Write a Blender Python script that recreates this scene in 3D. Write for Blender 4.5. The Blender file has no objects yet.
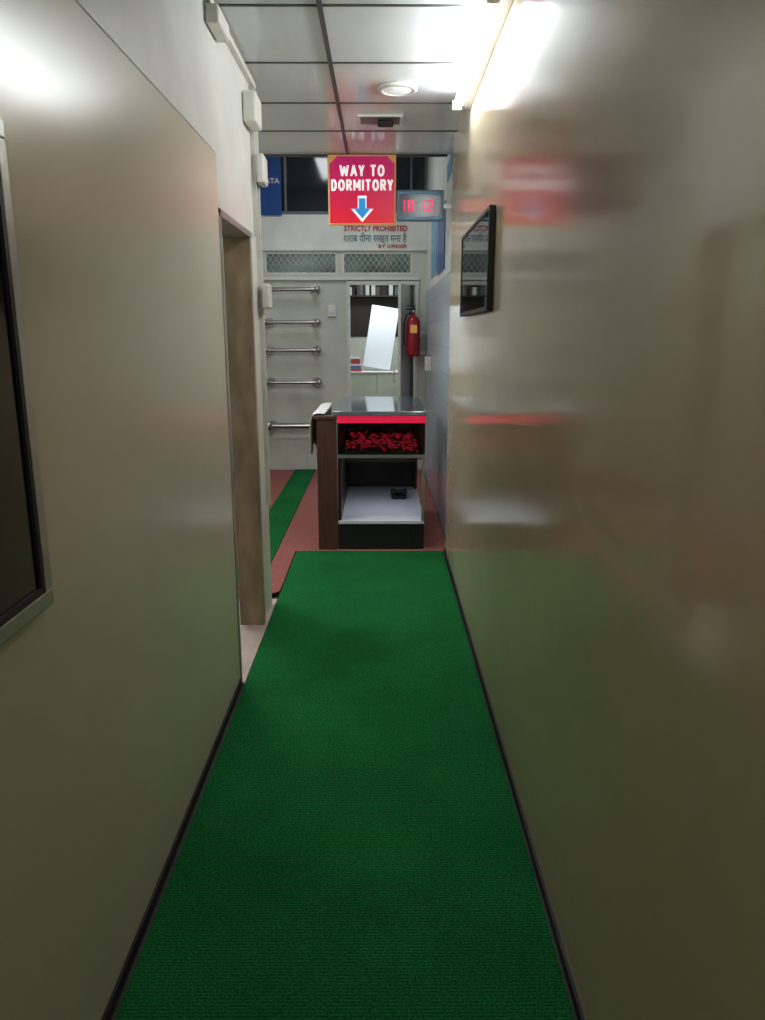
import bpy, bmesh, math, random
from mathutils import Vector, Matrix
random.seed(4)
S=bpy.context.scene
try:
    S.view_settings.view_transform='Standard'
    S.view_settings.look='None'
except Exception as e: print(e)

# ---------------------------------------------------------------- materials
def mat(name, col, rough=0.5, metal=0.0, spec=0.5, emit=None, es=0.0, coat=0.0, noise=0.0, nscale=6.0,
        bump=0.0, bscale=20.0, stretch=(1,1,1)):
    m=bpy.data.materials.new(name); m.use_nodes=True
    nt=m.node_tree; b=nt.nodes['Principled BSDF']
    b.inputs['Base Color'].default_value=(*col,1)
    b.inputs['Roughness'].default_value=rough
    b.inputs['Metallic'].default_value=metal
    b.inputs['Specular IOR Level'].default_value=spec
    b.inputs['Coat Weight'].default_value=coat
    b.inputs['Coat Roughness'].default_value=0.06
    if emit is not None:
        b.inputs['Emission Color'].default_value=(*emit,1)
        b.inputs['Emission Strength'].default_value=es
    tc=nt.nodes.new('ShaderNodeTexCoord'); mp=nt.nodes.new('ShaderNodeMapping')
    mp.inputs['Scale'].default_value=stretch
    nt.links.new(tc.outputs['Object'],mp.inputs['Vector'])
    if noise>0:
        n=nt.nodes.new('ShaderNodeTexNoise'); n.inputs['Scale'].default_value=nscale; n.inputs['Detail'].default_value=5
        nt.links.new(mp.outputs['Vector'],n.inputs['Vector'])
        r=nt.nodes.new('ShaderNodeValToRGB')
        r.color_ramp.elements[0].position=0.3; r.color_ramp.elements[1].position=0.7
        r.color_ramp.elements[0].color=(*[max(0,c*(1-noise)) for c in col],1)
        r.color_ramp.elements[1].color=(*[min(1,c*(1+noise*0.6)) for c in col],1)
        nt.links.new(n.outputs['Fac'],r.inputs['Fac']); nt.links.new(r.outputs['Color'],b.inputs['Base Color'])
    if bump>0:
        n=nt.nodes.new('ShaderNodeTexNoise'); n.inputs['Scale'].default_value=bscale; n.inputs['Detail'].default_value=3
        nt.links.new(mp.outputs['Vector'],n.inputs['Vector'])
        bp=nt.nodes.new('ShaderNodeBump'); bp.inputs['Strength'].default_value=bump; bp.inputs['Distance'].default_value=0.02
        nt.links.new(n.outputs['Fac'],bp.inputs['Height']); nt.links.new(bp.outputs['Normal'],b.inputs['Normal'])
    return m

M_wall=mat('wall_enamel_beige',(0.66,0.54,0.37),rough=0.15,spec=0.85,coat=0.18,noise=0.06,nscale=1.5,bump=0.13,bscale=4,stretch=(1,.7,1.3))
M_wallL=mat('wall_laminate_beige',(0.68,0.625,0.49),rough=0.24,spec=0.75,noise=0.05,nscale=1.5,bump=0.05,bscale=4)
M_white=mat('wall_white_enamel',(0.76,0.77,0.74),rough=0.3,spec=0.5,noise=0.12,nscale=3,bump=0.1,bscale=8)
M_backw=mat('wall_cream_paint',(0.62,0.64,0.56),rough=0.35,noise=0.14,nscale=3,bump=0.08,bscale=10)
M_ceil=mat('ceiling_panel_white',(0.66,0.69,0.71),rough=0.15,spec=0.5,noise=0.08,nscale=2,bump=0.05,bscale=3)
M_grid=mat('ceiling_grid_dark',(0.06,0.06,0.06),rough=0.5)
M_stone=mat('marble_brown',(0.38,0.28,0.18),rough=0.4,noise=0.4,nscale=7,stretch=(2,2,.7))
M_pink=mat('marble_pink',(0.60,0.48,0.42),rough=0.35,noise=0.2,nscale=8)
M_floor=mat('floor_dark_stone',(0.035,0.03,0.025),rough=0.5,noise=0.4,nscale=10)
M_redc=mat('carpet_red',(0.34,0.12,0.105),rough=0.95,noise=0.25,nscale=60,spec=.1,bump=.4,bscale=200)
M_black=mat('black_gloss',(0.008,0.008,0.009),rough=0.15)
M_blackm=mat('black_matte',(0.012,0.011,0.011),rough=0.6)
M_alu=mat('aluminium',(0.50,0.50,0.50),rough=0.35,metal=0.9,noise=.1,nscale=20)
M_steel=mat('steel',(0.42,0.41,0.39),rough=0.25,metal=1.0)
M_grey=mat('paint_grey',(0.12,0.14,0.16),rough=0.3,noise=.1,nscale=5)
M_top=mat('counter_top_glazed',(0.13,0.17,0.20),rough=0.08,spec=.8,noise=.1,nscale=5)
M_wood=mat('wood_darkbrown',(0.085,0.036,0.024),rough=0.4,noise=0.4,nscale=8,stretch=(6,6,.6))
M_woodd=mat('wood_verydark',(0.02,0.010,0.009),rough=0.4,noise=0.3,nscale=8)
M_plw=mat('plastic_white',(0.72,0.71,0.67),rough=0.35,noise=.08,nscale=12)
M_red=mat('red_paint',(0.30,0.008,0.015),rough=0.25,noise=.1,nscale=9)
M_redl=mat('red_lit_strip',(0.5,0.01,0.04),rough=0.3,emit=(1,0.02,0.10),es=0.4)
M_cloth=mat('cloth_white',(0.8,0.8,0.8),rough=0.9,bump=.3,bscale=30)
M_board=mat('white_board',(0.72,0.75,0.82),rough=0.4,noise=.03,nscale=3)
M_blue=mat('poster_blue',(0.01,0.07,0.30),rough=0.3,noise=.2,nscale=5)
M_lblue=mat('poster_lightblue',(0.12,0.35,0.55),rough=0.3,noise=.3,nscale=12)
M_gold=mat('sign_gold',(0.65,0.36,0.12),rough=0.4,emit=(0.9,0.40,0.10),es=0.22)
M_signw=mat('sign_white',(0.9,0.9,0.9),rough=0.4,emit=(1,1,1),es=0.55)
M_signb=mat('sign_blue',(0.02,0.3,0.65),rough=0.4,emit=(0.02,0.3,0.8),es=0.35)
M_led=mat('led_red',(0.6,0.0,0.02),rough=0.4,emit=(1,0.02,0.15),es=0.9)
M_ldark=mat('clock_face',(0.02,0.03,0.06),rough=0.2)
M_clk=mat('clock_case',(0.10,0.18,0.26),rough=0.35)
M_txr=mat('text_red',(0.45,0.02,0.03),rough=0.5)
M_txb=mat('text_blue',(0.02,0.16,0.20),rough=0.5)
M_flr=mat('petal_red_glow',(0.70,0.03,0.06),rough=0.6,emit=(1,0.03,0.08),es=0.16)  # petals given a faint glow of their own, standing in for case light
M_leaf=mat('leaf_green',(0.02,0.09,0.03),rough=0.6)
M_conduit=mat('conduit_white',(0.66,0.65,0.60),rough=0.4,noise=.1,nscale=10)
M_darkglass=mat('dark_glass',(0.008,0.012,0.018),rough=0.08,spec=.6)
M_book=mat('book_red',(0.4,0.05,0.05),rough=0.5)
M_book2=mat('book_blue',(0.08,0.15,0.35),rough=0.5)

def emis(name,col,s):
    m=bpy.data.materials.new(name); m.use_nodes=True
    b=m.node_tree.nodes['Principled BSDF']
    b.inputs['Base Color'].default_value=(.8,.8,.8,1)
    b.inputs['Emission Color'].default_value=(*col,1); b.inputs['Emission Strength'].default_value=s
    return m
M_tube=emis('tube_glow',(0.93,0.98,1.0),80)
M_down=emis('lamp_lens',(0.9,0.95,1),0.35)

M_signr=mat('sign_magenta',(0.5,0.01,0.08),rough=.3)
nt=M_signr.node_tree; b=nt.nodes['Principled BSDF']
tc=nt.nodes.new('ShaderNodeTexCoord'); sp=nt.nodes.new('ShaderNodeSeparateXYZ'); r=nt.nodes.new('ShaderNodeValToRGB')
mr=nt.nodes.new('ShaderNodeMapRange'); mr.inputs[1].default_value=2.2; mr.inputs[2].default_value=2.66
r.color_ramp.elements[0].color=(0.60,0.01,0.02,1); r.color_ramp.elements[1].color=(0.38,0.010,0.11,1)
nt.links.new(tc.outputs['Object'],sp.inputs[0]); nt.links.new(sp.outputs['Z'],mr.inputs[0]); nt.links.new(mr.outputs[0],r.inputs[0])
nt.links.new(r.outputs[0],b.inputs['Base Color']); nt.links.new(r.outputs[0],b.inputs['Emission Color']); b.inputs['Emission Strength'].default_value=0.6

# green turf carpet
M_green=mat('carpet_green',(0.006,0.13,0.035),rough=0.95,spec=.08)
nt=M_green.node_tree; b=nt.nodes['Principled BSDF']
tc=nt.nodes.new('ShaderNodeTexCoord')
w=nt.nodes.new('ShaderNodeTexWave'); w.bands_direction='Y'; w.inputs['Scale'].default_value=34; w.inputs['Distortion'].default_value=3.5; w.inputs['Detail'].default_value=2; w.inputs['Detail Scale'].default_value=9
n=nt.nodes.new('ShaderNodeTexNoise'); n.inputs['Scale'].default_value=170; n.inputs['Detail'].default_value=3
n2=nt.nodes.new('ShaderNodeTexNoise'); n2.inputs['Scale'].default_value=2.5; n2.inputs['Detail'].default_value=6
for q in (w,n,n2): nt.links.new(tc.outputs['Object'],q.inputs['Vector'])
mw=nt.nodes.new('ShaderNodeMath'); mw.operation='MULTIPLY'; mw.inputs[1].default_value=.22; nt.links.new(w.outputs['Fac'],mw.inputs[0])
mx=nt.nodes.new('ShaderNodeMath'); mx.operation='ADD'; nt.links.new(mw.outputs[0],mx.inputs[0]); nt.links.new(n.outputs['Fac'],mx.inputs[1])
r=nt.nodes.new('ShaderNodeValToRGB'); r.color_ramp.elements[0].position=.42; r.color_ramp.elements[1].position=.82
r.color_ramp.elements[0].color=(0.004,0.055,0.014,1); r.color_ramp.elements[1].color=(0.016,0.22,0.055,1)
nt.links.new(mx.outputs[0],r.inputs[0])
mc=nt.nodes.new('ShaderNodeMixRGB'); mc.blend_type='MULTIPLY'; mc.inputs[0].default_value=.5
r2=nt.nodes.new('ShaderNodeValToRGB'); r2.color_ramp.elements[0].position=.35; r2.color_ramp.elements[0].color=(.6,.6,.6,1); r2.color_ramp.elements[1].position=.6
nt.links.new(n2.outputs['Fac'],r2.inputs[0]); nt.links.new(r.outputs[0],mc.inputs[1]); nt.links.new(r2.outputs[0],mc.inputs[2])
nt.links.new(mc.outputs[0],b.inputs['Base Color'])
bp=nt.nodes.new('ShaderNodeBump'); bp.inputs['Strength'].default_value=.5; bp.inputs['Distance'].default_value=.005
nt.links.new(mx.outputs[0],bp.inputs['Height']); nt.links.new(bp.outputs[0],b.inputs['Normal'])

def tilemat(name,c1,c2,cm,scale,plane='YZ',rough=.25,bw=.5,rh=.25):
    m=mat(name,c1,rough=rough); nt=m.node_tree; b=nt.nodes['Principled BSDF']
    tc=nt.nodes.new('ShaderNodeTexCoord'); sp=nt.nodes.new('ShaderNodeSeparateXYZ'); cb=nt.nodes.new('ShaderNodeCombineXYZ')
    nt.links.new(tc.outputs['Object'],sp.inputs[0])
    nt.links.new(sp.outputs[plane[0]],cb.inputs[0]); nt.links.new(sp.outputs[plane[1]],cb.inputs[1])
    br=nt.nodes.new('ShaderNodeTexBrick'); br.offset=0
    br.inputs['Color1'].default_value=(*c1,1); br.inputs['Color2'].default_value=(*c2,1); br.inputs['Mortar'].default_value=(*cm,1)
    br.inputs['Scale'].default_value=scale; br.inputs['Mortar Size'].default_value=.012
    br.inputs['Brick Width'].default_value=bw; br.inputs['Row Height'].default_value=rh
    nt.links.new(cb.outputs[0],br.inputs['Vector']); nt.links.new(br.outputs['Color'],b.inputs['Base Color'])
    return m
M_tile=tilemat('tile_bluegrey',(.46,.51,.58),(.44,.49,.56),(.36,.41,.48),3,bw=1.2,rh=.6)

def glass():
    m=bpy.data.materials.new('case_glass'); m.use_nodes=True; nt=m.node_tree; nt.nodes.clear()
    o=nt.nodes.new('ShaderNodeOutputMaterial'); t=nt.nodes.new('ShaderNodeBsdfTransparent'); g=nt.nodes.new('ShaderNodeBsdfGlossy')
    t.inputs[0].default_value=(.9,.93,.93,1); g.inputs['Roughness'].default_value=.03
    f=nt.nodes.new('ShaderNodeFresnel'); f.inputs[0].default_value=1.45
    x=nt.nodes.new('ShaderNodeMixShader'); nt.links.new(f.outputs[0],x.inputs[0]); nt.links.new(t.outputs[0],x.inputs[1]); nt.links.new(g.outputs[0],x.inputs[2]); nt.links.new(x.outputs[0],o.inputs[0])
    return m
M_glass=glass()

# ---------------------------------------------------------------- helpers
def finish(bm,name,mats,parent=None,smooth=False,bevel=0):
    bmesh.ops.recalc_face_normals(bm,faces=bm.faces[:])
    me=bpy.data.meshes.new(name); bm.to_mesh(me); bm.free()
    for m in mats: me.materials.append(m)
    if smooth:
        for p in me.polygons: p.use_smooth=True
    o=bpy.data.objects.new(name,me); S.collection.objects.link(o)
    if parent: o.parent=parent
    if bevel:
        bv=o.modifiers.new('bevel','BEVEL'); bv.width=bevel; bv.segments=2; bv.limit_method='ANGLE'
    return o
def addbox(bm,b,mi=0):
    x0,x1,y0,y1,z0,z1=b
    vs=[bm.verts.new((x,y,z)) for x in (x0,x1) for y in (y0,y1) for z in (z0,z1)]
    for f in ((0,1,3,2),(4,6,7,5),(0,4,5,1),(2,3,7,6),(0,2,6,4),(1,5,7,3)):
        fa=bm.faces.new([vs[i] for i in f]); fa.material_index=mi
def boxes(name,bs,mats,parent=None,bevel=0):
    if not isinstance(mats,(list,tuple)): mats=[mats]
    bm=bmesh.new()
    for b in bs: addbox(bm,b[:6],b[6] if len(b)>6 else 0)
    return finish(bm,name,mats,parent,bevel=bevel)
def addcyl(bm,p0,p1,r0,r1=None,seg=20,mi=0,smooth=True):
    r1=r0 if r1 is None else r1
    p0=Vector(p0);p1=Vector(p1);d=p1-p0
    q=d.to_track_quat('Z','Y').to_matrix().to_4x4()
    before=set(bm.faces)
    bmesh.ops.create_cone(bm,cap_ends=True,segments=seg,radius1=r0,radius2=r1,depth=d.length,matrix=Matrix.Translation((p0+p1)/2)@q)
    for f in set(bm.faces)-before:
        f.material_index=mi; f.smooth=smooth and len(f.verts)==4
def lathe(bm,prof,c,seg=32,mi=0,axis='Z'):
    rings=[]
    for r,z in prof:
        ring=[]
        for i in range(seg):
            a=2*math.pi*i/seg
            ring.append(bm.verts.new((c[0]+r*math.cos(a),c[1]+r*math.sin(a),c[2]+z)))
        rings.append(ring)
    for a,b2 in zip(rings,rings[1:]):
        for i in range(seg):
            f=bm.faces.new((a[i],a[(i+1)%seg],b2[(i+1)%seg],b2[i])); f.material_index=mi; f.smooth=True
    bm.faces.new(rings[0]).material_index=mi; bm.faces.new(rings[-1]).material_index=mi
def empty(name):
    e=bpy.data.objects.new(name,None); S.collection.objects.link(e); return e
def tube(name,pts,r,m,parent=None,cyc=False):
    c=bpy.data.curves.new(name,'CURVE'); c.dimensions='3D'; c.bevel_depth=r; c.bevel_resolution=4; c.use_fill_caps=True
    s=c.splines.new('POLY'); s.points.add(len(pts)-1)
    for i,p in enumerate(pts): s.points[i].co=(*p,1)
    s.use_cyclic_u=cyc
    c.materials.append(m); o=bpy.data.objects.new(name,c); S.collection.objects.link(o)
    if parent: o.parent=parent
    return o
def text(name,body,size,loc,m,parent,width=None,height=None,bold=0.0,ext=.001,rot=(math.pi/2,0,0),space=1.0):
    c=bpy.data.curves.new(name,'FONT'); c.body=body; c.size=size; c.align_x='CENTER'; c.align_y='CENTER'; c.extrude=ext; c.offset=bold
    c.space_character=space
    c.materials.append(m); o=bpy.data.objects.new(name,c); S.collection.objects.link(o)
    bpy.context.view_layer.update()
    dx,dy=o.dimensions.x,o.dimensions.y
    sx=width/dx if width and dx>0 else 1; sy=height/dy if height and dy>0 else sx
    o.scale=(sx,sy,1)
    o.location=loc; o.rotation_euler=rot
    if parent: o.parent=parent
    return o

# block lettering (bold sans) : every letter is a set of thick polylines
def arc(cx,cy,rx,ry,a0,a1,n):
    return [(cx+rx*math.cos(math.radians(a0+(a1-a0)*i/n)),cy+ry*math.sin(math.radians(a0+(a1-a0)*i/n))) for i in range(n+1)]
def strokes_text(name,s,x0,x1,zc,h,y,m,parent,th=.013,dep=.002):
    L={ 'W':[[(0,1),(.22,0),(.5,.85),(.78,0),(1,1)]],
        'A':[[(0,0),(.5,1),(1,0)],[(.2,.3),(.8,.3)]],
        'Y':[[(0,1),(.5,.45),(1,1)],[(.5,.45),(.5,0)]],
        'T':[[(0,1),(1,1)],[(.5,1),(.5,0)]],
        'O':[arc(.5,.5,.5,.5,0,360,18)],
        'D':[[(0,0),(0,1),(.45,1)]+arc(.45,.5,.55,.5,80,-80,9)+[(.45,0),(0,0)]],
        'R':[[(0,0),(0,1),(.6,1)]+arc(.6,.74,.36,.26,80,-80,7)+[(.6,.48),(0,.48)],[(.5,.48),(1,0)]],
        'M':[[(0,0),(0,1),(.5,.3),(1,1),(1,0)]],
        'I':[[(.5,0),(.5,1)]]}
    wd={'W':1.35,'M':1.1,'I':.3,' ':.45,'O':1.0,'A':1.0}
    tot=sum(wd.get(c,.85) for c in s)+.20*(len(s)-1); u=(x1-x0)/tot
    bm=bmesh.new(); x=x0; k=0
    hh=h-th
    for ch in s:
        w_=wd.get(ch,.85)*u
        if ch in L:
            ww=max(0.0001,w_-th)
            for pl in L[ch]:
                P=[Vector((x+th/2+a[0]*ww,zc-hh/2+a[1]*hh)) for a in pl]
                for i,(p,q) in enumerate(zip(P,P[1:])):
                    d=(q-p).normalized(); n_=Vector((-d.y,d.x))*th/2; e_=d*th*.30
                    p2=p-e_; q2=q+e_
                    k=(k+1)%9; yy=y-k*.00003
                    vs=[]
                    for Y in (yy,y+dep):
                        for v in (p2+n_,q2+n_,q2-n_,p2-n_): vs.append(bm.verts.new((v.x,Y,v.y)))
                    for f in ((0,1,2,3),(7,6,5,4),(0,4,5,1),(1,5,6,2),(2,6,7,3),(3,7,4,0)): bm.faces.new([vs[j] for j in f])
        x+=w_+.20*u
    return finish(bm,name,[m],parent)

# ---------------------------------------------------------------- room shell
XL,XR=-0.615,0.448
YB=-1.6
CZ=2.67; HZ=3.45
YW=8.3
boxes('floor',[(-1.75,0.6,YB,YW+2.7,-0.1,0)],[M_floor])
boxes('wall_left',[(XL-.12,XL,YB,3.02,0,2.15,0),(XL-.125,XL-.006,YB,3.02,2.15,2.158,2),(XL-.12,XL-.004,YB,3.02,2.158,CZ,1),
   (XL-.12,XL-.004,3.02,4.02,1.96,CZ,1),(XL-.12,XL-.004,3.74,4.02,0,1.96,1)],[M_wallL,M_white,M_grid])
boxes('trim_1',[(XL-.13,XL+.004,3.02,3.045,0,1.96),(XL-.13,XL+.004,3.02,3.74,1.935,1.96)],[M_alu])
boxes('trim_2',[(XL-.125,XL+.002,3.70,3.74,0.0,1.935)],[M_stone],bevel=.003)
boxes('wall_right',[(XR,XR+.12,YB,5.06,0,CZ,0)],[M_wall])
boxes('wall_right_hall',[(XR+.03,XR+.12,5.06,YW,0,1.92,0),(XR+.03,XR+.12,5.06,YW,1.92,HZ,1)],[M_tile,M_white])
boxes('wall_rear',[(XL-.12,XR+.12,YB-.1,YB,0,CZ)],[M_wallL])
boxes('wall_left_hall',[(-1.75,-1.65,2.6,YW,0,HZ)],[M_backw])
boxes('wall_side_room',[(-1.65,XL-.12,2.5,2.6,0,CZ)],[M_backw])
boxes('ceiling',[(-1.75,XR+.12,YB,5.48,CZ,CZ+.06)],[M_ceil])
boxes('ceiling_hall',[(-1.75,XR+.12,5.48,YW+.1,HZ,HZ+.06),(-1.75,XR+.12,5.42,5.48,CZ+.06,HZ,0)],[M_white])
g=[]
for y in [0.1,.7,1.3,1.9,2.5,3.1,3.7,4.3,4.86]:
    g.append((XL if y<4 else -1.64,XR,y-.007,y+.007,CZ-.004,CZ))
g.append((-.235,-.215,YB,5.48,CZ-.006,CZ-.0005))
g.append((-1.64,XR,5.46,5.482,CZ-.012,CZ+.07))
boxes('trim_3',g,[M_grid])
OX0,OX1=-.37,.40
boxes('wall_back',[(-1.65,OX0,YW,YW+.1,0,2.04,0),(OX1,XR+.03,YW,YW+.1,0,2.04,0),
   (-1.65,XR+.03,YW,YW+.1,2.04,2.10,0),(-1.65,-1.23,YW,YW+.1,2.10,2.33,0),(.33,XR+.03,YW,YW+.1,2.10,2.33,0),(-.46,-.41,YW,YW+.1,2.1,2.33,0),
   (-1.65,XR+.03,YW,YW+.1,2.33,2.70,1),(-1.65,XR+.03,YW,YW+.1,3.3,HZ,1),(-1.65,XR+.03,YW+.06,YW+.1,2.70,3.3,1)],[M_backw,M_white])
def framed(name,x0,x1,z0,z1,y,t,mf,mg,d=.03):
    e=empty(name)
    boxes('frame',[(x0,x1,y,y+d,z0,z0+t),(x0,x1,y,y+d,z1-t,z1),(x0,x0+t,y,y+d,z0+t,z1-t),(x1-t,x1,y,y+d,z0+t,z1-t)],[mf],e)
    boxes('panel',[(x0+t,x1-t,y+.012,y+.02,z0+t,z1-t)],[mg],e)
    bm=bmesh.new(); L=x1-x0-2*t; H=z1-z0-2*t; n=int(L/.06)
    for i in range(-2,n+1):
        for s in (1,-1):
            a=x0+t+i*.06; pa=Vector((a,y+.006,z0+t if s>0 else z1-t)); pb=Vector((a+H*.75,y+.006,z1-t if s>0 else z0+t))
            d_=pb-pa; lo=max(0,(x0+t-pa.x)/d_.x); hi=min(1,(x1-t-pa.x)/d_.x)
            if hi-lo>.05: addcyl(bm,pa+d_*lo,pa+d_*hi,.003,seg=5)
    finish(bm,'wire_mesh',[M_conduit],e)
    return e
M_pane=mat('vent_pane_teal',(.15,.24,.23),rough=.25,noise=.6,nscale=4)
w1=framed('window_1',-1.23,-.46,2.10,2.33,YW-.005,.022,M_plw,M_pane)
w2=framed('window_2',-.41,.33,2.10,2.33,YW-.005,.022,M_plw,M_pane)
w3=empty('window_3')
bs=[(-1.65,XR+.03,YW+.0,YW+.04,2.70,2.73),(-1.65,XR+.03,YW,YW+.04,3.27,3.3)]
for x in (-1.65,-1.0,-.55,-.1,.3,.45): bs.append((x,x+.022,YW,YW+.04,2.73,3.27))
boxes('frame',bs,[M_grey],w3)
boxes('pane',[(-1.628,.45,YW+.02,YW+.028,2.73,3.27)],[M_darkglass],w3)
boxes('trim_4',[(-1.60,.40,YW-.03,YW-.001,2.045,2.075),(-1.6,.47,YW-.03,YW-.001,2.34,2.36)],[M_white])
boxes('trim_5',[(-1.6,OX0-.05,YW-.012,YW-.001,.36,.385),(-1.6,OX0-.05,YW-.012,YW-.001,0,.06)]+[(-1.5+.22*i,-1.488+.22*i,YW-.01,YW-.001,.06,.36) for i in range(5)],[M_conduit])
boxes('baseboard_left',[(XL,XL+.008,YB,3.015,0,.035)],[M_blackm])
boxes('baseboard_right',[(XR-.008,XR,YB,5.06,0,.03)],[M_blackm])

boxes('wall_office',[(-1.2,-1.1,YW+.1,YW+2.6,0,2.6),(.9,1.0,YW+.1,YW+2.6,0,2.6),(-1.2,1.0,YW+2.6,YW+2.7,0,2.6)],[M_backw])
boxes('floor_office',[(.6,1.0,YW+.1,YW+2.7,-.1,0)],[M_floor])
boxes('ceiling_office',[(-1.2,1.0,YW+.1,YW+2.7,2.6,2.66)],[M_white])

boxes('threshold_slab',[(-1.0,-.60,3.03,4.1,0,.006)],[M_pink])
bm=bmesh.new()
addbox(bm,(-.592,.430,YB+.05,5.045,.007,.017))
finish(bm,'green_carpet_runner',[M_green],bevel=.003)
bm=bmesh.new()
addbox(bm,(-1.6,.47,5.06,8.27,.001,.012))
nx,ny=18,14; grid=[]
for j in range(ny+1):
    row=[]
    for i in range(nx+1):
        x=-1.6+(1.0-.002)*i/nx; 
        yedge=4.10+.05*math.sin(x*9)-.02*math.sin(x*23)
        y=yedge+(5.06-yedge)*(j/ny)**1.6
        lift=.035*max(0,1-(y-yedge)/.10)**2*(.6+.4*math.sin(x*11))
        row.append(bm.verts.new((x,y,.012+lift)))
    grid.append(row)
for j in range(ny):
    for i in range(nx): bm.faces.new((grid[j][i],grid[j][i+1],grid[j+1][i+1],grid[j+1][i])).smooth=True
finish(bm,'red_carpet',[M_redc])
bm=bmesh.new()
addbox(bm,(-.96,-.73,4.4,8.25,.0135,.021))
finish(bm,'green_floor_mat',[M_green],bevel=.002)

# ---------------------------------------------------------------- left wall window
def quadframe_x(name,x,y0,y1,z0,z1,t,d,mf,mg,sgn=1,inner=True):
    e=empty(name)
    xa,xb=(x,x+d) if sgn>0 else (x-d,x)
    boxes('frame',[(xa,xb,y0,y1,z0,z0+t),(xa,xb,y0,y1,z1-t,z1),(xa,xb,y0,y0+t,z0+t,z1-t),(xa,xb,y1-t,y1,z0+t,z1-t)],[mf],e,bevel=.003)
    xg=(x+.002,x+.01) if sgn>0 else (x-.01,x-.002)
    boxes('pane',[(xg[0],xg[1],y0+t,y1-t,z0+t,z1-t)],[mg],e)
    if inner:
        ya=y1-t-.012
        boxes('inner_bead',[(xg[1],xg[1]+.006,ya,y1-t,z0+t,z1-t),(xg[1],xg[1]+.006,y0+t,ya,z0+t,z0+t+.012)],[M_blackm],e)
        boxes('mullion',[(xg[1],xg[1]+.01,.70,.73,z0+t+.012,z1-t)],[mf],e)
    return e
quadframe_x('window_4',XL+.001,.15,1.30,1.02,1.83,.03,.016,M_alu,M_black)

e=quadframe_x('framed_picture',0,-.52,.52,-.2,.2,.018,.026,M_blackm,M_grey,sgn=-1,inner=False)
boxes('mat_board',[(-.013,-.0105,-.45,.45,-.13,.13)],[M_board],e)
boxes('photo_print',[(-.016,-.0135,-.36,.36,-.09,.09)],[M_grey],e)
boxes('cover_glass',[(-.022,-.018,-.50,.50,-.18,.18)],[M_glass],e)
e.location=(XR-.002,3.62,1.785)

# ---------------------------------------------------------------- tube light
e=empty('tube_light')
tx,tz=XR-.075,CZ-.075
boxes('batten',[(XR-.05,XR-.001,2.78,4.12,tz-.004,tz+.05)],[M_plw],e,bevel=.004)
boxes('end_cap_1',[(tx-.02,XR-.051,2.82,2.84,tz-.02,tz+.02)],[M_plw],e)
boxes('end_cap_2',[(tx-.02,XR-.051,4.06,4.08,tz-.02,tz+.02)],[M_plw],e)
bm=bmesh.new(); addcyl(bm,(tx,2.845,tz),(tx,4.055,tz),.014); finish(bm,'tube',[M_tube],e)
e=empty('ceiling_downlight')
bm=bmesh.new(); lathe(bm,[(.098,0),(.098,-.008),(.088,-.016),(.075,-.016),(.072,-.004),(.072,0)],(.082,4.05,CZ-.001)); finish(bm,'trim_ring',[M_plw],e)
bm=bmesh.new(); lathe(bm,[(.070,-.002),(.070,-.012),(.03,-.016)],(.082,4.05,CZ-.001)); finish(bm,'lens',[M_down],e)
e=empty('ceiling_vent')
boxes('frame',[(-.13,.12,4.50,4.515,CZ-.014,CZ-.001),(-.13,.12,4.685,4.70,CZ-.014,CZ-.001),(-.13,-.115,4.515,4.685,CZ-.014,CZ-.001),(.105,.12,4.515,4.685,CZ-.014,CZ-.001)],[M_plw],e)
boxes('louvres',[(-.115,.105,4.52+.02*i,4.532+.02*i,CZ-.010,CZ-.003) for i in range(8)],[M_grey],e)
boxes('housing',[(-.02,.07,4.57,4.63,CZ-.04,CZ-.011)],[M_blackm],e,bevel=.01)

# ---------------------------------------------------------------- conduit + boxes on left wall
e=empty('electrical_conduit')
xw=XL-.003
boxes('casing',[(xw,xw+.022,3.93,3.955,.6,2.62),(xw,xw+.02,3.86,3.88,1.96,2.62),(xw,xw+.022,2.4,3.93,2.625,2.65)],[M_conduit],e)
boxes('junction_box_1',[(xw+.001,xw+.06,3.66,3.84,2.42,2.55)],[M_plw],e,bevel=.01)
boxes('junction_box_2',[(xw+.023,xw+.06,3.84,3.98,2.2,2.33)],[M_plw],e,bevel=.01)
boxes('junction_box_3',[(xw+.023,xw+.06,3.88,3.99,1.62,1.74)],[M_plw],e,bevel=.01)
boxes('junction_box_4',[(xw+.001,xw+.05,2.95,3.15,2.56,2.622)],[M_plw],e,bevel=.008)

# ---------------------------------------------------------------- hanging sign
e=empty('hanging_sign')
sy=5.40; sx0,sx1,sz0,sz1=-.355,.10,2.215,2.655
boxes('box',[(sx0,sx1,sy,sy+.05,sz0,sz1)],[M_gold],e,bevel=.004)
cx=(sx0+sx1)/2; cz=(sz0+sz1)/2
bm=bmesh.new()
t=.010; c=.05
pl=[(sx0+t,sz0+t),(sx1-t,sz0+t),(sx1-t,sz1-t-c),(sx1-t-c,sz1-t),(sx0+t+c,sz1-t),(sx0+t,sz1-t-c)]
vs=[bm.verts.new((x,sy-.003,z)) for x,z in pl]; bm.faces.new(vs)
rr=bmesh.ops.extrude_face_region(bm,geom=bm.faces[:]); 
for v in rr['geom']:
    if isinstance(v,bmesh.types.BMVert): v.co.y+=.0025
finish(bm,'face',[M_signr],e)
strokes_text('text_way_to','WAY TO',cx-.15,cx+.15,sz1-.10,.072,sy-.006,M_signw,e,th=.0135)
strokes_text('text_dormitory','DORMITORY',cx-.208,cx+.208,sz1-.19,.072,sy-.006,M_signw,e,th=.0135)
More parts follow.
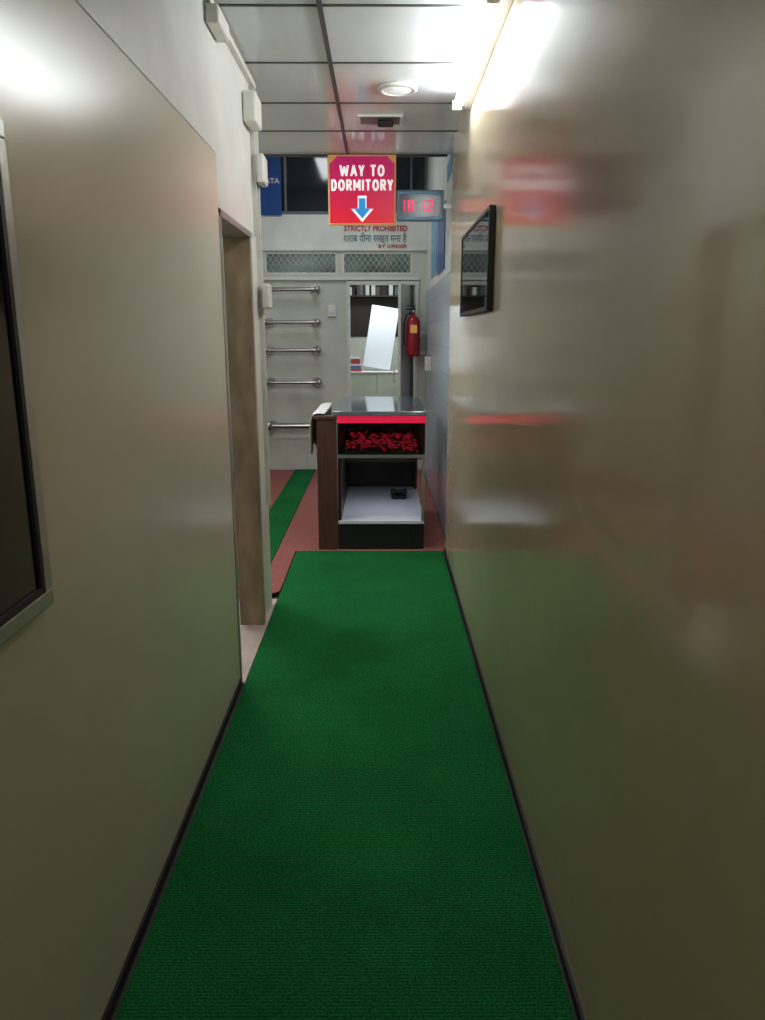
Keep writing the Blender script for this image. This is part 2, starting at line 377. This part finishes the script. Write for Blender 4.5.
def arrow(name,cx,cz,s,y,m):
    bm=bmesh.new()
    p=[(-.35,1),(.35,1),(.35,0),(.9,0),(0,-1),(-.9,0),(-.35,0)]
    vs=[bm.verts.new((cx+a*s,y,cz+b_*s)) for a,b_ in p]; bm.faces.new(vs)
    rr=bmesh.ops.extrude_face_region(bm,geom=bm.faces[:])
    for v in rr['geom']:
        if isinstance(v,bmesh.types.BMVert): v.co.y+=.0015
    finish(bm,name,[m],e)
arrow('arrow_outline',cx,sz0+.10,.083,sy-.005,M_signw)
arrow('arrow',cx,sz0+.103,.064,sy-.008,M_signb)
boxes('hanger_straps',[(sx0+.05,sx0+.06,sy+.02,sy+.03,sz1,CZ-.013),(sx1-.06,sx1-.05,sy+.02,sy+.03,sz1,CZ-.013)],[M_alu],e)

# ---------------------------------------------------------------- digital clock
e=empty('digital_wall_clock')
cy=5.36; x0,x1,z0,z1=.105,.42,2.235,2.43
boxes('case',[(x0,x1,cy,cy+.05,z0,z1)],[M_clk],e,bevel=.006)
boxes('display_window',[(x0+.02,x1-.02,cy-.003,cy-.0005,z0+.025,z1-.03)],[M_ldark],e)
boxes('bezel',[(x0+.01,x1-.01,cy-.004,cy-.0005,z1-.026,z1-.012),(x0+.01,x1-.01,cy-.004,cy-.0005,z0+.01,z0+.022)],[M_lblue],e)
segs={'1':'bc','8':'abcdefg','3':'abgcd','7':'abc','2':'abged'}
def digit(ch,x,z,w,h,t):
    r=[]; m=h/2
    d={'a':(x,x+w,z+h-t,z+h),'g':(x,x+w,z+m-t/2,z+m+t/2),'d':(x,x+w,z,z+t),'f':(x,x+t,z+m,z+h),'e':(x,x+t,z,z+m),'b':(x+w-t,x+w,z+m,z+h),'c':(x+w-t,x+w,z,z+m)}
    for s in segs[ch]:
        q=d[s]; r.append((q[0],q[1],cy-.006,cy-.0035,q[2],q[3]))
    return r
bs=[]
for ch,x in (('1',.125),('8',.18),('1',.255),('2',.31)): bs+=digit(ch,x,z0+.06,.036,.07,.009)
bs+=[(.236,.244,cy-.006,cy-.0035,z0+.075,z0+.083),(.236,.244,cy-.006,cy-.0035,z0+.105,z0+.113)]
boxes('digits',bs,[M_led],e)
boxes('wall_bracket',[(x1,XR+.029,cy+.015,cy+.03,z0+.08,z0+.11)],[M_alu],e)

# ---------------------------------------------------------------- back wall items
e=empty('painted_notice')
text('line_1','STRICTLY PROHIBITED',.07,(-.055,YW-.004,2.56),M_txr,e,width=.66,height=.058,bold=.0018)
text('line_2','शराब पीना सख्त मना है',.1,(-.065,YW-.004,2.46),M_txb,e,width=.66,height=.12,bold=.0)
text('line_3','BY ORDER',.06,(.12,YW-.004,2.385),M_txr,e,width=.3,height=.035,bold=.001)

e=empty('blue_poster')
boxes('sheet',[(-1.30,-1.03,YW-.02,YW-.012,2.69,3.27)],[M_blue],e)
text('lettering','ATA',.1,(-1.12,YW-.022,3.02),M_plw,e,width=.15,height=.05,bold=.002)
boxes('wall_poster',[(XR+.022,XR+.029,5.9,6.6,1.97,2.45,0),(XR+.022,XR+.029,6.75,7.4,2.0,2.6,1),(XR+.022,XR+.029,5.25,5.75,2.55,2.66,1)],[M_blue,M_lblue])

for i,z in enumerate((1.945,1.61,1.32,.98,.51)):
    e=empty('wall_towel_rail')
    x0,x1=-1.2,-.70; yy=YW-.11; rr=.02 if i<4 else .032
    tube('bar',[(x0-.02,yy,z),(x1+.02,yy,z)],rr,M_steel,e)
    for x in (x0,x1):
        bm=bmesh.new(); addcyl(bm,(x,yy,z),(x,YW-.014,z),rr*.9); addcyl(bm,(x,YW-.016,z),(x,YW-.001,z),.05)
        finish(bm,'bracket',[M_steel],e)
    bm=bmesh.new()
    for x in (x0-.03,x1+.03):
        bmesh.ops.create_uvsphere(bm,u_segments=16,v_segments=10,radius=rr*1.7,matrix=Matrix.Translation((x,yy,z)))
    finish(bm,'end_knobs',[M_steel],e,smooth=True)

e=empty('light_switch')
boxes('plate',[(-.57,-.48,YW-.02,YW-.001,1.67,1.79)],[M_plw],e,bevel=.005)
boxes('rockers',[(-.555,-.53,YW-.026,YW-.0205,1.705,1.755),(-.52,-.495,YW-.026,YW-.0205,1.705,1.755)],[M_cloth],e)

e=empty('door_1')
boxes('frame',[(OX0+.001,OX0+.035,YW-.02,YW+.09,0.012,2.035),(OX1-.035,OX1-.001,YW-.02,YW+.09,0.012,2.035),(OX0+.035,OX1-.035,YW-.02,YW+.09,2.0,2.035)],[M_plw],e)
lf=boxes('leaf',[(0,.03,0,.52,.0,1.96,0),(-.004,0,.07,.45,.2,.9,1),(-.004,0,.07,.45,1.0,1.8,1)],[M_conduit,M_backw],e)
lf.location=(.175,YW-.30,.03); lf.rotation_euler=(0,0,math.radians(-18))
boxes('leaf_fixed',[(.19,.355,YW+.03,YW+.06,.03,1.99)],[M_grey],e)
tube('handle',[(.155,YW-.26,1.0),(.135,YW-.26,1.0),(.135,YW-.26,1.12),(.155,YW-.26,1.12)],.007,M_steel,e)

e=empty('fire_extinguisher')
ex,ey=.335,8.02
bm=bmesh.new(); lathe(bm,[(.055,0),(.070,.008),(.072,.03),(.072,.33),(.066,.37),(.045,.40),(.025,.41),(.022,.43)],(ex,ey,1.26)); finish(bm,'cylinder',[M_red],e)
bm=bmesh.new(); addcyl(bm,(ex,ey,1.691),(ex,ey,1.73),.018); finish(bm,'valve',[M_steel],e)
boxes('handle',[(ex-.08,ex+.02,ey-.01,ey+.01,1.73,1.745),(ex-.07,ex+.02,ey-.01,ey+.01,1.765,1.775),(ex,ex+.015,ey-.008,ey+.008,1.72,1.765)],[M_blackm],e)
tube('hose',[(ex-.02,ey-.0,1.71),(ex-.075,ey-.02,1.68),(ex-.098,ey-.04,1.59),(ex-.10,ey-.045,1.46),(ex-.095,ey-.04,1.38)],.009,M_blackm,e)
boxes('label',[(ex-.035,ex+.035,ey-.076,ey-.071,1.50,1.58)],[M_gold],e)
boxes('bracket',[(ex+.05,XR+.029,ey-.02,ey+.02,1.49,1.52),(ex+.05,XR+.029,ey-.02,ey+.02,1.29,1.32)],[M_steel],e)
boxes('socket_box',[(XR-.03,XR+.029,7.2,7.35,1.15,1.28)],[M_plw],bevel=.006)

# ---------------------------------------------------------------- reception display counter
e=empty('reception_counter')
cx0,cx1,cy0,cy1=-.30,.30,5.085,6.30
boxes('side_panel',[(-.44,-.305,cy0,cy0+.05,.012,.93),(-.44,-.415,cy0+.05,cy1,.012,.93),(-.46,-.30,cy0-.01,cy0+.06,.93,.955)],[M_wood],e,bevel=.004)
boxes('top_slab',[(cx0-.03,cx1+.01,cy0-.01,cy1,.955,.985)],[M_top],e,bevel=.004)
boxes('red_fascia',[(cx0,cx1,cy0+.0,cy0+.012,.905,.954),],[M_redl],e)
boxes('carcass',[(cx0,cx0+.02,cy0+.02,cy1,.22,.95),(cx1-.02,cx1,cy0+.02,cy1,.66,.95),(cx1-.02,cx1,cy1-.1,cy1,.22,.66),(cx0,cx1,cy1,cy1+.02,.012,.98),
   (cx0+.02,cx1-.02,cy0+.02,cy1,.655,.675)],[M_woodd],e)
boxes('shelf_edge',[(cx0,cx1,cy0,cy0+.018,.665,.688)],[M_alu],e)
boxes('corner_post',[(cx1-.02,cx1,cy0,cy0+.018,.22,.665)],[M_alu],e)
boxes('front_glass',[(cx0+.005,cx1-.005,cy0+.004,cy0+.01,.689,.904)],[M_glass],e)
boxes('drawer_box',[(cx0+.02,cx1-.02,cy0+.70,cy1,.52,.654),(cx0+.04,cx1-.04,cy0+.69,cy0+.70,.53,.64)],[M_woodd],e)
boxes('lower_shelf',[(cx0,cx1,cy0,cy1-.001,.20,.22)],[M_board],e)
base=[(cx0,cx1,cy0+.02,cy1,.012,.198)]
for i in range(24):
    x=cx0+.003+i*.0245; base.append((x,x+.014,cy0+.008,cy0+.02,.014,.196))
boxes('plinth_ribbed',base,[M_blackm],e)

bm=bmesh.new()
for i in range(330):
    x=random.uniform(cx0+.05,cx1-.05); y=random.uniform(cy0+.05,cy1-.25); z=.70+random.uniform(0,.03)
    k=random.random()
    if k<.80:
        n=5; r=random.uniform(.012,.022)
        cc=bm.verts.new((x,y,z))
        ring=[]
        a0=random.random()*6
        for j in range(n*2):
            a=a0+math.pi*j/n; q=r*(1.0 if j%2==0 else .55)
            ring.append(bm.verts.new((x+q*math.cos(a),y+q*math.sin(a),z+(.014 if j%2==0 else .004))))
        for j in range(n*2):
            bm.faces.new((cc,ring[j],ring[(j+1)%(n*2)])).material_index=0
    else:
        a=random.random()*6; r=.04
        d=Vector((math.cos(a),math.sin(a),.5))*r; s=Vector((-math.sin(a),math.cos(a),0))*.012
        p=Vector((x,y,z))
        v=[bm.verts.new(q) for q in (p,p+d*.5+s,p+d,p+d*.5-s)]
        bm.faces.new(v).material_index=1
addbox(bm,(cx0+.03,cx1-.03,cy0+.04,cy1-.2,.676,.70),1)
for i in range(90):
    x=random.uniform(cx0+.05,cx1-.05); y=random.uniform(cy1-.50,cy1-.06); z=.69
    a=random.random()*6; d=Vector((math.cos(a)*.5,math.sin(a)*.3,1.6))*random.uniform(.05,.09); s=Vector((-math.sin(a),math.cos(a),0))*.018
    p=Vector((x,y,z)); v=[bm.verts.new(q) for q in (p,p+d*.5+s,p+d,p+d*.5-s)]
    bm.faces.new(v).material_index=1
finish(bm,'flower_arrangement',[M_flr,M_leaf])

e=empty('desk_telephone')
boxes('body',[(.08,.20,5.78,5.96,.221,.262)],[M_black],e,bevel=.012)
boxes('handset',[(.075,.205,5.80,5.845,.263,.29),(.075,.115,5.79,5.855,.255,.295),(.165,.205,5.79,5.855,.255,.295)],[M_blackm],e,bevel=.01)
bm=bmesh.new()
prof=[(-.478,.70),(-.482,.80),(-.478,.88),(-.474,.93),(-.464,.966),(-.42,.973),(-.37,.970)]
N=16; rows=[]
for i in range(N+1):
    y=5.09+i*.05
    rows.append([bm.verts.new((x-.004-.005*math.sin(i*1.7+j),y,z+.005*math.sin(i*2.1+j*.7)-(0.03*math.sin(i*.9) if j==0 else 0))) for j,(x,z) in enumerate(prof)])
for a,b_ in zip(rows,rows[1:]):
    for j in range(len(prof)-1): bm.faces.new((a[j],a[j+1],b_[j+1],b_[j]))
o=finish(bm,'draped_towel',[M_cloth],smooth=True)
so=o.modifiers.new('s','SOLIDIFY'); so.thickness=.006; so.offset=0
ss=o.modifiers.new('ss','SUBSURF'); ss.levels=1; ss.render_levels=1

# ---------------------------------------------------------------- office objects
e=empty('office_cabinet')
boxes('body',[(-.45,.35,9.3,9.75,.0,1.02),(-.46,.36,9.28,9.76,1.02,1.04)],[M_plw],e,bevel=.004)
boxes('drawer_fronts',[(-.44,-.06,9.285,9.299,.72,.99),(-.04,.34,9.285,9.299,.72,.99),(-.44,-.06,9.285,9.299,.05,.70),(-.04,.34,9.285,9.299,.05,.70)],[M_backw],e,bevel=.003)
bm=bmesh.new()
addbox(bm,(-.17,.17,-.01,.01,0,.76))
o=finish(bm,'white_board',[M_board]); o.location=(-.06,9.5,1.075); o.rotation_euler=(math.radians(-10),math.radians(9),0)
boxes('book_stack',[(-.40,-.24,9.34,9.5,1.041,1.07,0),(-.39,-.25,9.34,9.5,1.071,1.11,1),(-.40,-.25,9.34,9.5,1.111,1.13,2),(-.38,-.26,9.35,9.48,1.131,1.19,0),(-.38,-.27,9.35,9.48,1.191,1.21,2)],[M_book,M_book2,M_plw])
boxes('wall_shelf',[(-.6,.5,10.6,10.89,1.98,2.0),(-.6,.5,10.6,10.89,2.2,2.22),(-.6,.5,10.88,10.895,1.45,2.4)],[M_woodd])
bs=[]; x=-.55
while x<.4:
    w_=random.uniform(.02,.07); bs.append((x,x+w_,10.65,10.85,2.001,2.001+random.uniform(.08,.17),random.randint(0,4))); x+=w_+random.choice([.002,.03])
boxes('shelf_files',bs,[M_plw,M_plw,M_wood,M_blackm,M_grey])

# ---------------------------------------------------------------- lights
def area(name,loc,size,power,col,rot=(0,0,0)):
    l=bpy.data.lights.new(name,'AREA'); l.shape='RECTANGLE'; l.size=size[0]; l.size_y=size[1]; l.energy=power; l.color=col
    o=bpy.data.objects.new(name,l); o.location=loc; o.rotation_euler=rot; S.collection.objects.link(o); return o
area('hall_ceiling_lamp',(-.6,6.9,HZ-.03),(.3,1.2),16,(.93,.98,1))
area('office_ceiling_lamp',(0,9.2,2.57),(.4,.8),30,(.9,.97,1))
area('side_room_lamp',(-1.25,4.6,CZ-.03),(.3,.9),28,(.97,.98,1))
area('corridor_rear_fill',(-.1,-.4,CZ-.03),(.3,1.2),5.5,(1,.98,.93))  # unseen fill behind the camera, added to brighten the corridor walls
area('display_case_fill',(0,5.45,.648),(.4,.3),.8,(.85,.9,1))  # added fill under the case shelf, brightens the dark lower part
w=bpy.data.worlds.new('world'); S.world=w; w.use_nodes=True
w.node_tree.nodes['Background'].inputs[0].default_value=(.5,.55,.6,1); w.node_tree.nodes['Background'].inputs[1].default_value=.05

# ---------------------------------------------------------------- camera
cam=bpy.data.cameras.new('camera'); cam.sensor_fit='VERTICAL'; cam.sensor_height=36; cam.lens=750/1020*36
cam.clip_start=.02
co=bpy.data.objects.new('camera',cam); S.collection.objects.link(co)
co.location=(0,0,1.5); co.rotation_euler=(math.radians(90-13.28),0,math.radians(-.1))
S.camera=co
